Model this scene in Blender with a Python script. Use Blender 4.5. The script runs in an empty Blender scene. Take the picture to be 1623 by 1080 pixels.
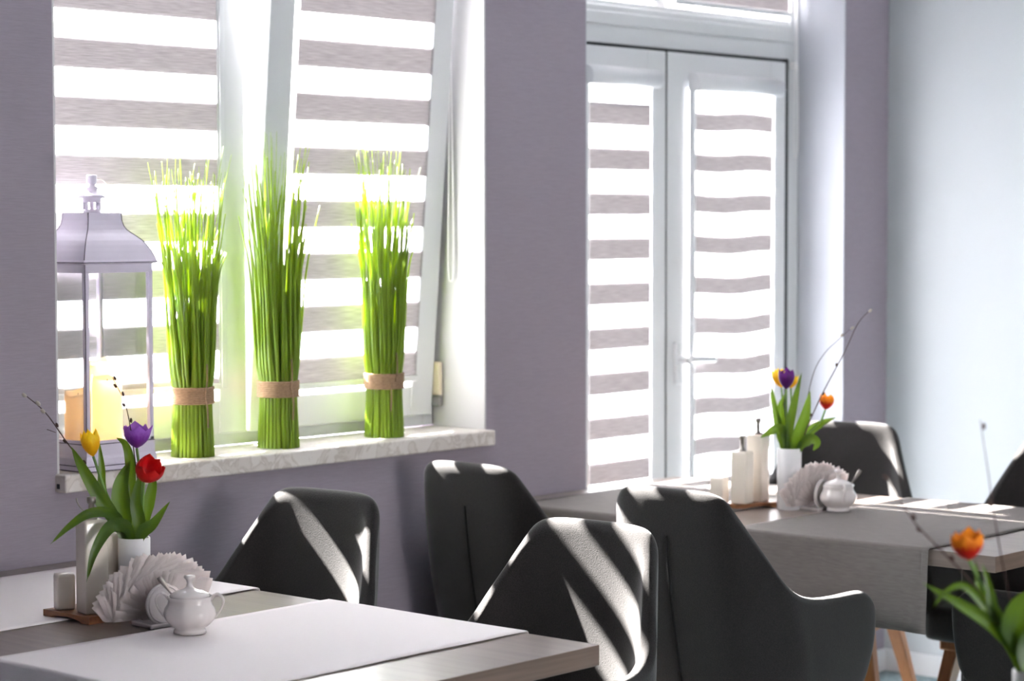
import bpy, bmesh, math, random
from mathutils import Vector, Matrix, Euler
random.seed(7)
sc = bpy.context.scene
col = sc.collection

# ------------------------------------------------------------------ camera, sky, sun, exposure
F_PX, PITCH, YAW, ROLL = 3566.05, 0.0530922, 0.7253594, -0.0013084
CAM_H = 1.5
fw = Vector((math.cos(PITCH)*math.cos(YAW), math.cos(PITCH)*math.sin(YAW), -math.sin(PITCH)))
rt = Vector((math.sin(YAW), -math.cos(YAW), 0)); up = rt.cross(fw)
rt, up = (math.cos(ROLL)*rt+math.sin(ROLL)*up), (-math.sin(ROLL)*rt+math.cos(ROLL)*up)
cam = bpy.data.cameras.new('camera'); cam_o = bpy.data.objects.new('camera', cam); col.objects.link(cam_o)
m = Matrix((rt, up, -fw)).transposed().to_4x4(); m.translation = Vector((0, 0, CAM_H)); cam_o.matrix_world = m
cam.sensor_width = 36; cam.lens = F_PX*36/1623; cam.clip_start = .05; cam.clip_end = 200
cam.dof.use_dof = True; cam.dof.focus_distance = 4.5; cam.dof.aperture_fstop = 4.0; cam.dof.aperture_blades = 9
sc.camera = cam_o

SKY = 8.0
w = bpy.data.worlds.new('world'); sc.world = w; w.use_nodes = True
wn = w.node_tree; bg = wn.nodes['Background']
tc = wn.nodes.new('ShaderNodeTexCoord'); sp = wn.nodes.new('ShaderNodeSeparateXYZ'); cr = wn.nodes.new('ShaderNodeValToRGB')
wn.links.new(tc.outputs['Generated'], sp.inputs[0]); wn.links.new(sp.outputs['Z'], cr.inputs[0]); wn.links.new(cr.outputs[0], bg.inputs[0])
cr.color_ramp.elements[0].position = 0.0; cr.color_ramp.elements[0].color = (1, .965, .93, 1)
cr.color_ramp.elements[1].position = .8; cr.color_ramp.elements[1].color = (.80, .86, 1, 1)
bg.inputs[1].default_value = SKY
sun = bpy.data.lights.new('sun', 'SUN'); sun.energy = 60; sun.angle = math.radians(.6); sun.color = (1, .955, .90)
sun_o = bpy.data.objects.new('sun', sun); col.objects.link(sun_o)
SUN_DIR = Vector((.032, -1, -.81))
sun_o.rotation_euler = SUN_DIR.to_track_quat('-Z', 'Y').to_euler(); sun_o.location = (6, 12, 9)
sc.view_settings.view_transform = 'Standard'; sc.view_settings.look = 'None'; sc.view_settings.gamma = 1
sc.view_settings.exposure = 1.78
sc.view_settings.use_curve_mapping = False

# ------------------------------------------------------------------ materials
def srgb(r, g, b):
    f = lambda c: (c/255/12.92) if c/255 <= .04045 else ((c/255+.055)/1.055)**2.4
    return (f(r), f(g), f(b), 1)

def mat(name, color, rough=.5, spec=.5, noise=None, bump=None, sheen=0, metal=0, coat=0, sub=0, trans=0, tcol=None):
    """noise=(scale xyz, amount, detail)  bump=(scale xyz, strength, distance)"""
    M = bpy.data.materials.new(name); M.use_nodes = True; nt = M.node_tree; b = nt.nodes['Principled BSDF']
    out = nt.nodes['Material Output']
    b.inputs['Base Color'].default_value = color; b.inputs['Roughness'].default_value = rough
    b.inputs['Specular IOR Level'].default_value = spec; b.inputs['Metallic'].default_value = metal
    b.inputs['Sheen Weight'].default_value = sheen; b.inputs['Coat Weight'].default_value = coat
    b.inputs['Subsurface Weight'].default_value = sub
    def vec(scale):
        t = nt.nodes.new('ShaderNodeTexCoord'); mp = nt.nodes.new('ShaderNodeMapping'); mp.inputs['Scale'].default_value = scale
        nt.links.new(t.outputs['Object'], mp.inputs[0]); return mp
    colout = None
    if noise:
        n = nt.nodes.new('ShaderNodeTexNoise'); n.inputs['Scale'].default_value = 1; n.inputs['Detail'].default_value = noise[2]
        nt.links.new(vec(noise[0]).outputs[0], n.inputs['Vector'])
        mr = nt.nodes.new('ShaderNodeMapRange'); mr.inputs['From Min'].default_value = .3; mr.inputs['From Max'].default_value = .7
        mr.inputs['To Min'].default_value = 1-noise[1]; mr.inputs['To Max'].default_value = 1+noise[1]
        nt.links.new(n.outputs[0], mr.inputs[0])
        mx = nt.nodes.new('ShaderNodeVectorMath'); mx.operation = 'SCALE'
        mx.inputs[0].default_value = color[:3]; nt.links.new(mr.outputs[0], mx.inputs['Scale'])
        nt.links.new(mx.outputs[0], b.inputs['Base Color']); colout = mx.outputs[0]
    if bump:
        n = nt.nodes.new('ShaderNodeTexNoise'); n.inputs['Scale'].default_value = 1; n.inputs['Detail'].default_value = 3
        nt.links.new(vec(bump[0]).outputs[0], n.inputs['Vector'])
        bp = nt.nodes.new('ShaderNodeBump'); bp.inputs['Strength'].default_value = bump[1]; bp.inputs['Distance'].default_value = bump[2]
        nt.links.new(n.outputs[0], bp.inputs['Height']); nt.links.new(bp.outputs[0], b.inputs['Normal'])
    if trans:
        tr = nt.nodes.new('ShaderNodeBsdfTranslucent'); tr.inputs[0].default_value = tcol or color
        if colout and not tcol: nt.links.new(colout, tr.inputs[0])
        ms = nt.nodes.new('ShaderNodeMixShader'); ms.inputs[0].default_value = trans
        nt.links.new(b.outputs[0], ms.inputs[1]); nt.links.new(tr.outputs[0], ms.inputs[2]); nt.links.new(ms.outputs[0], out.inputs[0])
    return M

def glass_mat(name, refl=.06, tint=(1, 1, 1, 1)):
    M = bpy.data.materials.new(name); M.use_nodes = True; nt = M.node_tree; nt.nodes.remove(nt.nodes['Principled BSDF'])
    t = nt.nodes.new('ShaderNodeBsdfTransparent'); t.inputs[0].default_value = tint
    g = nt.nodes.new('ShaderNodeBsdfGlossy'); g.inputs['Roughness'].default_value = .02
    lw = nt.nodes.new('ShaderNodeLayerWeight'); lw.inputs[0].default_value = .25
    mu = nt.nodes.new('ShaderNodeMath'); mu.operation = 'MULTIPLY_ADD'; mu.inputs[1].default_value = .5; mu.inputs[2].default_value = refl*.5
    nt.links.new(lw.outputs['Fresnel'], mu.inputs[0])
    ms = nt.nodes.new('ShaderNodeMixShader'); nt.links.new(mu.outputs[0], ms.inputs[0])
    nt.links.new(t.outputs[0], ms.inputs[1]); nt.links.new(g.outputs[0], ms.inputs[2]); nt.links.new(ms.outputs[0], nt.nodes['Material Output'].inputs[0])
    return M

def sheer_mat(name, open_, color):
    M = bpy.data.materials.new(name); M.use_nodes = True; nt = M.node_tree; nt.nodes.remove(nt.nodes['Principled BSDF'])
    t = nt.nodes.new('ShaderNodeBsdfTransparent'); d = nt.nodes.new('ShaderNodeBsdfTranslucent'); d.inputs[0].default_value = color
    e = nt.nodes.new('ShaderNodeBsdfDiffuse'); e.inputs[0].default_value = color
    m1 = nt.nodes.new('ShaderNodeMixShader'); m1.inputs[0].default_value = .45
    nt.links.new(d.outputs[0], m1.inputs[1]); nt.links.new(e.outputs[0], m1.inputs[2])
    ms = nt.nodes.new('ShaderNodeMixShader'); ms.inputs[0].default_value = open_
    nt.links.new(m1.outputs[0], ms.inputs[1]); nt.links.new(t.outputs[0], ms.inputs[2]); nt.links.new(ms.outputs[0], nt.nodes['Material Output'].inputs[0])
    return M

M_wall = mat('lavender_wallpaper', srgb(147, 138, 149), .75, .25, noise=((30, 30, 420), .05, 3), bump=((60, 60, 700), .25, .002))
M_reveal2 = mat('door_reveal_shaded', srgb(176, 178, 186), .8, .2)  # same paint as the window reveal, darkened to carry the door reveal's shade
M_white_wall = mat('pale_painted_wall', srgb(172, 176, 180), .8, .2)
M_reveal = mat('reveal_plaster', srgb(200, 198, 200), .8, .2, bump=((60, 60, 500), .15, .001))
M_ceiling = mat('ceiling_paint', srgb(235, 235, 235), .9, .2)
M_carpet = mat('teal_grey_carpet', srgb(126, 142, 146), .95, .1, noise=((55, 55, 55), .3, 6), bump=((300, 300, 300), .6, .004))
M_pvc = mat('white_pvc', srgb(200, 201, 203), .35, .5)
M_gasket = mat('black_gasket', srgb(45, 48, 50), .6, .3)
M_glass = glass_mat('window_glass', .04)
M_lglass = glass_mat('lantern_glass', .05, (.97, .98, .98, 1))
M_blind_plastic = mat('blind_plastic', srgb(206, 207, 210), .3, .5)
M_blind_dark = mat('blind_opaque_band', srgb(150, 146, 148), .9, .1, noise=((18, 18, 420), .22, 5), trans=.22)
M_blind_sheer = sheer_mat('blind_sheer_band', .80, (.85, .87, .9, 1))
M_chain = mat('bead_chain', srgb(225, 222, 222), .4, .5)
M_hinge = mat('hinge_metal', srgb(150, 150, 148), .35, .5, metal=.8)
M_hinge_cap = mat('hinge_cover', srgb(214, 200, 176), .5)
M_fabric = mat('charcoal_upholstery', srgb(32, 29, 29), .9, .2, noise=((420, 420, 420), .45, 3), bump=((420, 420, 420), .5, .0012), sheen=.3)
M_piping = mat('dark_seam', srgb(24, 23, 24), .8, .2)
M_leg = mat('chair_beech', srgb(158, 104, 66), .45, .4, noise=((90, 90, 8), .12, 4))
M_runner_w = mat('white_runner', srgb(242, 234, 234), .85, .2, bump=((260, 260, 260), .12, .0008))
M_runner_g = mat('grey_runner', srgb(116, 110, 107), .9, .2, noise=((260, 30, 260), .10, 3), bump=((300, 300, 300), .25, .001))
M_hem = mat('grey_runner_hem', srgb(134, 128, 125), .9, .2)
M_porc = mat('white_porcelain', srgb(214, 206, 204), .12, .5, coat=.4)
M_cream = mat('cream_ceramic', srgb(228, 218, 206), .22, .5, coat=.2)
M_vase = mat('white_vase', srgb(226, 224, 226), .25, .5)
M_tray = mat('tray_wood', srgb(132, 88, 58), .4, .4, noise=((30, 160, 160), .25, 4))
M_steel = mat('steel', srgb(160, 154, 148), .3, .5, metal=.9)
M_paper = mat('napkin_paper', srgb(244, 236, 234), .95, .1, trans=.55)
M_lant = mat('lilac_painted_metal', srgb(208, 200, 216), .45, .4, noise=((12, 12, 12), .05, 3))
M_lant_edge = mat('worn_dark_edge', srgb(74, 66, 86), .6, .3)
M_candle = mat('cream_candle', srgb(252, 234, 206), .5, .3, trans=.5, tcol=srgb(255, 232, 192))
M_wick = mat('wick', srgb(50, 40, 36), .9)
M_twine = mat('jute_twine', srgb(156, 130, 104), .95, .1, noise=((120, 120, 500), .2, 3), bump=((60, 60, 500), .8, .003))
M_catkin = mat('willow_catkin', srgb(170, 160, 150), .95, .1, sheen=.5)
M_twig = mat('willow_twig', srgb(72, 54, 50), .7, .3)
M_out = mat('terrace_paving', srgb(176, 180, 186), .9, .1, noise=((3, 3, 3), .1, 3))
M_marble = mat('marble', srgb(226, 222, 218), .3, .5)
def marble(M):
    nt = M.node_tree; b = nt.nodes['Principled BSDF']
    t = nt.nodes.new('ShaderNodeTexCoord'); n = nt.nodes.new('ShaderNodeTexNoise'); n.inputs['Scale'].default_value = 13; n.inputs['Detail'].default_value = 10
    n.inputs['Distortion'].default_value = 1.6
    nt.links.new(t.outputs['Object'], n.inputs['Vector']); r = nt.nodes.new('ShaderNodeValToRGB'); nt.links.new(n.outputs[0], r.inputs[0])
    e = r.color_ramp.elements; e[0].position = .42; e[0].color = srgb(204, 196, 190); e[1].position = .54; e[1].color = srgb(212, 205, 200)
    k = r.color_ramp.elements.new(.49); k.color = srgb(188, 178, 171); nt.links.new(r.outputs[0], b.inputs['Base Color'])
marble(M_marble)
def wood(name, c1, c2, rough=.35, sc_=(70, 2.5, 70)):
    M = mat(name, c1, rough, .5); nt = M.node_tree; b = nt.nodes['Principled BSDF']
    t = nt.nodes.new('ShaderNodeTexCoord'); mp = nt.nodes.new('ShaderNodeMapping'); mp.inputs['Scale'].default_value = sc_
    nt.links.new(t.outputs['Object'], mp.inputs[0]); n = nt.nodes.new('ShaderNodeTexNoise'); n.inputs['Scale'].default_value = 1; n.inputs['Detail'].default_value = 6; n.inputs['Distortion'].default_value = .15
    nt.links.new(mp.outputs[0], n.inputs['Vector']); r = nt.nodes.new('ShaderNodeValToRGB'); nt.links.new(n.outputs[0], r.inputs[0])
    e = r.color_ramp.elements; e[0].position = .35; e[0].color = c1; e[1].position = .65; e[1].color = c2
    nt.links.new(r.outputs[0], b.inputs['Base Color']); return M
M_table = wood('grey_oak_laminate', srgb(118, 105, 98), srgb(132, 119, 111), .3)
M_table_end = wood('oak_edge_band', srgb(104, 86, 74), srgb(124, 104, 92), .4, (2.5, 70, 90))
M_table_leg = mat('table_leg_paint', srgb(60, 56, 54), .5)

def leaf_mat(name, c, tc_):
    return mat(name, c, .38, .5, noise=((60, 60, 8), .2, 3), trans=.30, tcol=tc_)
M_leaf = leaf_mat('tulip_leaf', srgb(56, 84, 34), srgb(128, 164, 36))
M_stem = mat('tulip_stem', srgb(104, 140, 66), .45)
M_grass = mat('grass_green', srgb(122, 152, 42), .42, .4, noise=((160, 160, 3), .45, 3), trans=.32, tcol=srgb(206, 222, 70))
def petal_mat(name, base, tip):
    M = mat(name, base, .45, .4, trans=.35, tcol=base); nt = M.node_tree; b = nt.nodes['Principled BSDF']
    t = nt.nodes.new('ShaderNodeTexCoord'); s = nt.nodes.new('ShaderNodeSeparateXYZ'); nt.links.new(t.outputs['UV'], s.inputs[0])
    n = nt.nodes.new('ShaderNodeTexNoise'); n.inputs['Scale'].default_value = 7; nt.links.new(t.outputs['UV'], n.inputs['Vector'])
    a = nt.nodes.new('ShaderNodeMath'); a.operation = 'MULTIPLY_ADD'; a.inputs[1].default_value = .5; nt.links.new(n.outputs[0], a.inputs[0]); nt.links.new(s.outputs['Y'], a.inputs[2])
    r = nt.nodes.new('ShaderNodeValToRGB'); nt.links.new(a.outputs[0], r.inputs[0])
    e = r.color_ramp.elements; e[0].position = .66; e[0].color = base; e[1].position = 1.0; e[1].color = tip
    nt.links.new(r.outputs[0], b.inputs['Base Color'])
    tr = [q for q in nt.nodes if q.type == 'BSDF_TRANSLUCENT'][0]; nt.links.new(r.outputs[0], tr.inputs[0]); return M
P_yellow = petal_mat('petal_yellow', srgb(244, 190, 10), srgb(255, 220, 40))
P_purple = petal_mat('petal_purple', srgb(126, 54, 156), srgb(156, 92, 190))
P_dpurple = petal_mat('petal_deep_purple', srgb(90, 22, 110), srgb(110, 40, 130))
P_red = petal_mat('petal_red', srgb(196, 14, 24), srgb(214, 30, 30))
P_orange = petal_mat('petal_flame', srgb(212, 34, 26), srgb(246, 150, 40))

# ------------------------------------------------------------------ helpers
def tag(o, label=None, cat=None, group=None, kind=None):
    if label: o['label'] = label
    if cat: o['category'] = cat
    if group: o['group'] = group
    if kind: o['kind'] = kind
    return o
def empty(name, loc=(0, 0, 0), rz=0, **k):
    o = bpy.data.objects.new(name, None); o.empty_display_size = .05; col.objects.link(o); o.location = loc; o.rotation_euler = (0, 0, rz)
    return tag(o, **k)
def obj(name, bm, ms, parent=None, smooth=False, **k):
    me = bpy.data.meshes.new(name); bmesh.ops.recalc_face_normals(bm, faces=bm.faces[:]) if k.pop('recalc', True) else None
    bm.to_mesh(me); bm.free()
    for x in (ms if isinstance(ms, (list, tuple)) else [ms]): me.materials.append(x)
    if smooth:
        for p in me.polygons: p.use_smooth = True
    o = bpy.data.objects.new(name, me); col.objects.link(o)
    if parent: o.parent = parent
    return tag(o, **k)
def box(bm, x0, x1, y0, y1, z0, z1, mi=0, bev=0):
    vs = [bm.verts.new((x, y, z)) for x in (x0, x1) for y in (y0, y1) for z in (z0, z1)]
    fs = [bm.faces.new([vs[i] for i in f]) for f in ((0, 1, 3, 2), (4, 6, 7, 5), (0, 4, 5, 1), (2, 3, 7, 6), (0, 2, 6, 4), (1, 5, 7, 3))]
    for f in fs: f.material_index = mi
    if bev:
        es = list({e for f in fs for e in f.edges})
        r = bmesh.ops.bevel(bm, geom=es, offset=bev, segments=3, profile=.5, affect='EDGES')
        for f in r['faces']: f.material_index = mi
    return vs
def bx(*a, **k):
    bm = bmesh.new(); box(bm, *a, **k); return bm
def lathe(bm, prof, n=40, c=(0, 0, 0), sx=1, sy=1, mi=0, wav=None):
    rings = []
    for r, z in prof:
        if r < 1e-6: rings.append([bm.verts.new((c[0], c[1], c[2]+z))])
        else:
            rings.append([bm.verts.new((c[0]+sx*r*(1+(wav(z, a) if wav else 0))*math.cos(a), c[1]+sy*r*(1+(wav(z, a) if wav else 0))*math.sin(a), c[2]+z)) for a in [2*math.pi*i/n for i in range(n)]])
    for A, B in zip(rings, rings[1:]):
        for i in range(n):
            j = (i+1) % n
            if len(A) == 1 and len(B) == 1: continue
            if len(A) == 1: f = bm.faces.new((A[0], B[i], B[j]))
            elif len(B) == 1: f = bm.faces.new((A[i], A[j], B[0]))
            else: f = bm.faces.new((A[i], A[j], B[j], B[i]))
            f.material_index = mi; f.smooth = True
def bez(pts, n=12):
    """Catmull-Rom through points"""
    P = [Vector(p) for p in pts]; P = [P[0]*2-P[1]]+P+[P[-1]*2-P[-2]]; out = []
    for i in range(1, len(P)-2):
        for k in range(n):
            t = k/n; a, b, c, d = P[i-1], P[i], P[i+1], P[i+2]
            out.append(.5*((2*b)+(-a+c)*t+(2*a-5*b+4*c-d)*t*t+(-a+3*b-3*c+d)*t**3))
    out.append(P[-2]); return out
def tube(bm, pts, rad, n=8, mi=0, cap=True):
    P = [Vector(p) for p in pts]; N = len(P); rr = rad if callable(rad) else (lambda t: rad)
    T = [(P[min(i+1, N-1)]-P[max(i-1, 0)]).normalized() for i in range(N)]
    u = T[0].orthogonal().normalized(); rings = []
    for i in range(N):
        u = (u-T[i]*u.dot(T[i])).normalized(); v = T[i].cross(u); r = rr(i/(N-1))
        rings.append([bm.verts.new(P[i]+r*(math.cos(a)*u+math.sin(a)*v)) for a in [2*math.pi*k/n for k in range(n)]])
    for A, B in zip(rings, rings[1:]):
        for k in range(n):
            f = bm.faces.new((A[k], A[(k+1) % n], B[(k+1) % n], B[k])); f.smooth = True; f.material_index = mi
    if cap:
        for q in (rings[0], rings[-1]): f = bm.faces.new(q); f.material_index = mi
def blob(bm, c, r, s=(1, 1, 1), d=None, mi=0, seg=10):
    q = bmesh.ops.create_uvsphere(bm, u_segments=seg, v_segments=max(6, seg*2//3), radius=r)
    R = Vector(d).to_track_quat('Z', 'Y').to_matrix() if d is not None else Matrix.Identity(3)
    for v in q['verts']: v.co = R @ Vector((v.co.x*s[0], v.co.y*s[1], v.co.z*s[2])) + Vector(c)
    for v in q['verts']:
        for f in v.link_faces: f.smooth = True; f.material_index = mi
def subsurf(o, lv=2):
    m_ = o.modifiers.new('subsurf', 'SUBSURF'); m_.levels = lv; m_.render_levels = lv; return o
def copy_tree(o, parent=None):
    c = o.copy(); col.objects.link(c)
    if parent: c.parent = parent
    for ch in o.children:
        copy_tree(ch, c)
    return c

# ------------------------------------------------------------------ room shell
WY, GY = 4.02, 4.20           # inner wall face, window frame inner face
WO = 4.38                     # outer wall face
X0, XR, YB, ZC = -2.6, 6.41, -3.4, 2.9
def wallbox(name, boxes, m_=None, **k):
    bm = bmesh.new()
    for b_ in boxes: box(bm, *b_)
    return obj(name, bm, m_ or M_wall, kind='structure', **k)
WX0, WX1, WZ0, WZ1 = 3.025, 4.43, .905, 2.42
DX0, DX1, DZ1 = 4.845, 6.152, 2.62
wallbox('wall_window', [(X0-.2, WX0, WY, WO, 0, ZC), (WX0, WX1, WY, WO, 0, WZ0), (WX0, WX1, WY, WO, WZ1, ZC), (WX1, DX0, WY, WO, 0, ZC),
                        (DX0, DX1, WY, WO, DZ1, ZC), (DX1, XR+.2, WY, WO, 0, ZC)])
wallbox('wall_right', [(XR, XR+.2, YB, WY, 0, ZC)], M_white_wall)
# plastered linings of the window and door reveals
wallbox('trim_1', [(WX1-.006, WX1, WY+.0005, GY+.01, .945, WZ1), (WX0, WX0+.006, WY+.0005, GY+.01, .945, WZ1), (WX0, WX1, WY+.0005, GY+.01, WZ1-.006, WZ1)], M_reveal)
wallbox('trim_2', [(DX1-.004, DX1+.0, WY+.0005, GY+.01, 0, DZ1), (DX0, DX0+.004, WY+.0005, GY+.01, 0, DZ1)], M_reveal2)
# unseen sides of the room; back wall opening added to let in fill daylight
wallbox('wall_left', [(X0-.2, X0, YB, -2.4, 0, ZC), (X0-.2, X0, 2.6, WY, 0, ZC), (X0-.2, X0, -2.4, 2.6, 0, ZC)], M_wall)
wallbox('wall_back', [(X0-.2, 1.4, YB-.2, YB, 0, ZC), (3.4, XR+.2, YB-.2, YB, 0, ZC), (1.4, 3.4, YB-.2, YB, 0, 1.0), (1.4, 3.4, YB-.2, YB, 2.2, ZC)], M_white_wall)
wallbox('ceiling', [(X0-.2, XR+.2, YB-.2, WO, ZC, ZC+.15)], M_ceiling)
wallbox('floor', [(X0-.2, XR+.2, YB-.2, WO, -.12, 0)], M_carpet)
wallbox('terrace', [(-30, 40, WO+.0, 60, -.3, -.05), (-30, 40, -30, YB-.2, -.3, -.05)], M_out)
wallbox('baseboard_window', [(X0, DX0, WY-.012, WY, 0, .07), (DX1, XR, WY-.012, WY, 0, .07)], M_pvc)
wallbox('baseboard_right', [(XR-.012, XR, YB, WY-.012, 0, .07)], M_pvc)

# marble sill
bm = bx(WX0-.006, WX1-.004, 3.982, GY+.02, .905, .945, bev=.004)
sill = obj('window_sill', bm, M_marble, kind='structure')
# small rebate in the sill's end
obj('sill_end_cap', bx(WX0-.0075, WX0-.0055, 4.004, 4.013, .913, .924), M_gasket, sill)

# ------------------------------------------------------------------ windows
def rect_frame(bm, x0, x1, z0, z1, y0, y1, w_, wb=None, wt=None, mi=0, bev=.004):
    wb = wb or w_; wt = wt or w_
    box(bm, x0, x0+w_, y0, y1, z0, z1, mi, bev); box(bm, x1-w_, x1, y0, y1, z0, z1, mi, bev)
    box(bm, x0+w_*.98, x1-w_*.98, y0+.0006, y1-.0006, z0, z0+wb, mi, bev); box(bm, x0+w_*.98, x1-w_*.98, y0+.0006, y1-.0006, z1-wt, z1, mi, bev)
def pane(x0, x1, z0, z1, y, parent, name='glass_pane'):
    return obj(name, bx(x0, x1, y, y+.004, z0, z1), M_glass, parent)
def strips(bm, x0, x1, zt, zb, dark_top, dh, period, y, wave=None, n=16):
    """band blind: opaque and sheer bands in turn, from zt down to zb"""
    ed = [zt]; k = 0
    lim = []
    z = dark_top
    while z < zt+period: z += period
    while z > zb-period:
        lim += [(z, z-dh, 0), (z-dh, z-period, 1)]; z -= period
    for a, b, mi in lim:
        a, b = min(a, zt), max(b, zb)
        if a-b < .001: continue
        rows = [[bm.verts.new((x0+(x1-x0)*i/n, y+(wave(i/n, zz) if wave else 0), zz+(wave(i/n, zz)*1.0 if wave else 0))) for i in range(n+1)] for zz in (a, (a+b)/2, b)]
        for A, B in zip(rows, rows[1:]):
            for i in range(n): f = bm.faces.new((A[i], A[i+1], B[i+1], B[i])); f.material_index = mi; f.smooth = True
def blind(name, x0, x1, zt, zb, y, dark_top, dh, period, label, cassette=True, wave=None, bar=True, parent_rot=None, side=True):
    r = empty(name, ((x0+x1)/2, y, zb), label=label, cat='blind', group='striped roller blinds')
    cx = (x0+x1)/2
    X0_, X1_ = x0-cx, x1-cx
    bm = bmesh.new(); strips(bm, X0_+.004, X1_-.004, zt-zb, 0, dark_top-zb, dh, period, 0, wave)
    strips(bm, X0_+.004, X1_-.004, zt-zb, 0, dark_top-zb-.001, dh, period, .003, wave)
    obj('blind_fabric', bm, [M_blind_dark, M_blind_sheer], r, recalc=False)
    if bar:
        bm = bmesh.new(); box(bm, X0_+.002, X1_-.002, -.006, .016, -.012, .004, bev=.003); obj('bottom_bar', bm, M_blind_plastic, r)
    if cassette:
        bm = bmesh.new()
        pr = [(.0, 0), (.0, .05), (-.012, .056), (-.030, .052), (-.042, .038), (-.045, .02), (-.04, .004), (-.03, 0)]
        L = []
        for xx in (X0_-.018, X1_+.018): L.append([bm.verts.new((xx, q[0]+.012, zt-zb+q[1])) for q in pr])
        for i in range(len(pr)):
            j = (i+1) % len(pr); f = bm.faces.new((L[0][i], L[0][j], L[1][j], L[1][i])); f.smooth = 0 < i < 7
        bm.faces.new(L[0]); bm.faces.new(L[1]); obj('cassette', bm, M_blind_plastic, r)
    if side:
        bm = bmesh.new()
        for xx in (X0_-.016, X1_): box(bm, xx, xx+.016, -.004, .012, -.01, zt-zb, bev=.002)
        obj('guide_rail', bm, M_blind_plastic, r)
    return r

# window_1: fixed-looking left sash, right sash tilted into the room
w1 = empty('window_1', (0, 0, 0), kind='structure')
bm = bmesh.new(); FY0, FY1 = 4.215, 4.285
rect_frame(bm, WX0, WX1, .945, WZ1, FY0, FY1, .045, wb=.036, wt=.05)
obj('window_frame', bm, M_pvc, w1)
XM = 3.735
ls = empty('sash', (0, 0, 0)); ls.parent = w1
bm = bmesh.new(); rect_frame(bm, WX0+.03, XM, .978, WZ1-.03, 4.192, 4.262, .09, wb=.083)
obj('sash_frame', bm, M_pvc, ls)
pane(WX0+.11, XM-.08, 1.05, WZ1-.1, 4.235, ls)
rs = empty('sash', (0, 4.215, .985)); rs.parent = w1
bm = bmesh.new(); rect_frame(bm, XM+.012, WX1-.028, -.007, WZ1-.03-.985, -.022, .047, .085, wb=.083)
obj('sash_frame', bm, M_pvc, rs)
pane(XM+.09, WX1-.11, .07, WZ1-.13-.985, .02, rs)
TILT = math.radians(4.6); rs.rotation_euler = (TILT, 0, 0)
hb = bmesh.new(); box(hb, WX1-.026, WX1-.012, 4.168, 4.20, 1.03, 1.12, bev=.003); hg = obj('hinge', hb, M_hinge_cap, w1)
hb = bmesh.new(); box(hb, WX1-.027, WX1-.014, 4.168, 4.195, 1.0, 1.028, bev=.002); obj('hinge_pin', hb, M_hinge, hg)

b1 = blind('zebra_blind', WX0+.105, XM-.082, 2.33, 1.10, 4.1935, 1.923, .069, .134,
           'striped day-night blind on the left sash of the wide sill window, behind the lantern')
b2 = blind('zebra_blind', XM+.103, WX1-.100, 1.345, .10, -.028, .1+.069+.0, .069, .134, 'striped day-night blind on the tilted right sash, behind two grass bundles', side=False)
b2.location = (b2.location.x, 4.215-.028*math.cos(TILT)-.1*math.sin(TILT), .985+.1*math.cos(TILT)); b2.rotation_euler = (TILT, 0, 0)

# window_2: transom above the door ; door_1: two-leaf glazed door
w2 = empty('window_2', kind='structure')
bm = bmesh.new()
rect_frame(bm, DX0, DX1, 2.075, DZ1, 4.20, 4.285, .05, wb=.06)
box(bm, DX0+.04, DX1-.04, 4.193, 4.28, 2.075, 2.115, bev=.004)
box(bm, DX0+.04, DX1-.04, 4.205, 4.28, 2.13, 2.150, bev=.004)
box(bm, 5.40, 5.46, 4.212, 4.28, 2.12, DZ1-.04, bev=.004)
obj('window_frame', bm, M_pvc, w2); pane(DX0+.04, 5.41, 2.14, DZ1-.05, 4.24, w2); pane(5.45, DX1-.04, 2.14, DZ1-.05, 4.24, w2)
d1 = empty('door_1', kind='structure')
bm = bmesh.new(); box(bm, DX0, DX0+.095, 4.20, 4.285, 0, 2.076, bev=.004); box(bm, DX1-.09, DX1, 4.20, 4.285, 0, 2.076, bev=.004)
box(bm, DX0+.09, DX1-.088, 4.2005, 4.285, 2.02, 2.077, bev=.004); box(bm, DX0+.09, DX1-.088, 4.20, 4.285, 0, .03, bev=.003)
obj('door_frame', bm, M_pvc, d1)
bm = bmesh.new()
box(bm, 6.051, 6.066, 4.1815, 4.199, .03, 2.022); box(bm, DX0+.09, DX1-.09, 4.196, 4.21, 2.012, 2.0215); box(bm, 5.419, 5.426, 4.183, 4.21, .03, 2.012)
obj('door_gasket', bm, M_gasket, d1)
def door_leaf(x0, x1, gx0, gx1):
    r = empty('door_leaf'); r.parent = d1
    bm = bmesh.new()
    box(bm, x0, gx0, 4.18, 4.25, .032, 2.011, bev=.004); box(bm, gx1, x1, 4.18, 4.25, .032, 2.011, bev=.004)
    box(bm, gx0-.003, gx1+.003, 4.1805, 4.2495, .032, .16, bev=.004); box(bm, gx0-.003, gx1+.003, 4.1805, 4.2495, 1.905, 2.011, bev=.004)
    obj('leaf_frame', bm, M_pvc, r); pane(gx0-.01, gx1+.01, .15, 1.91, 4.22, r); return r
l1 = door_leaf(4.945, 5.418, 5.02, 5.325); l2 = door_leaf(5.427, 6.05, 5.53, 5.962)
bm = bmesh.new(); box(bm, 5.455, 5.485, 4.166, 4.181, 1.0, 1.13, bev=.004); tube(bm, [(5.47, 4.17, 1.075), (5.47, 4.13, 1.075)], .011, 12)
tube(bm, bez([(5.47, 4.13, 1.078), (5.50, 4.125, 1.078), (5.55, 4.128, 1.076), (5.60, 4.13, 1.073)], 5), .0105, 12)
obj('door_handle', bm, M_pvc, l2, smooth=False)

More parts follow.
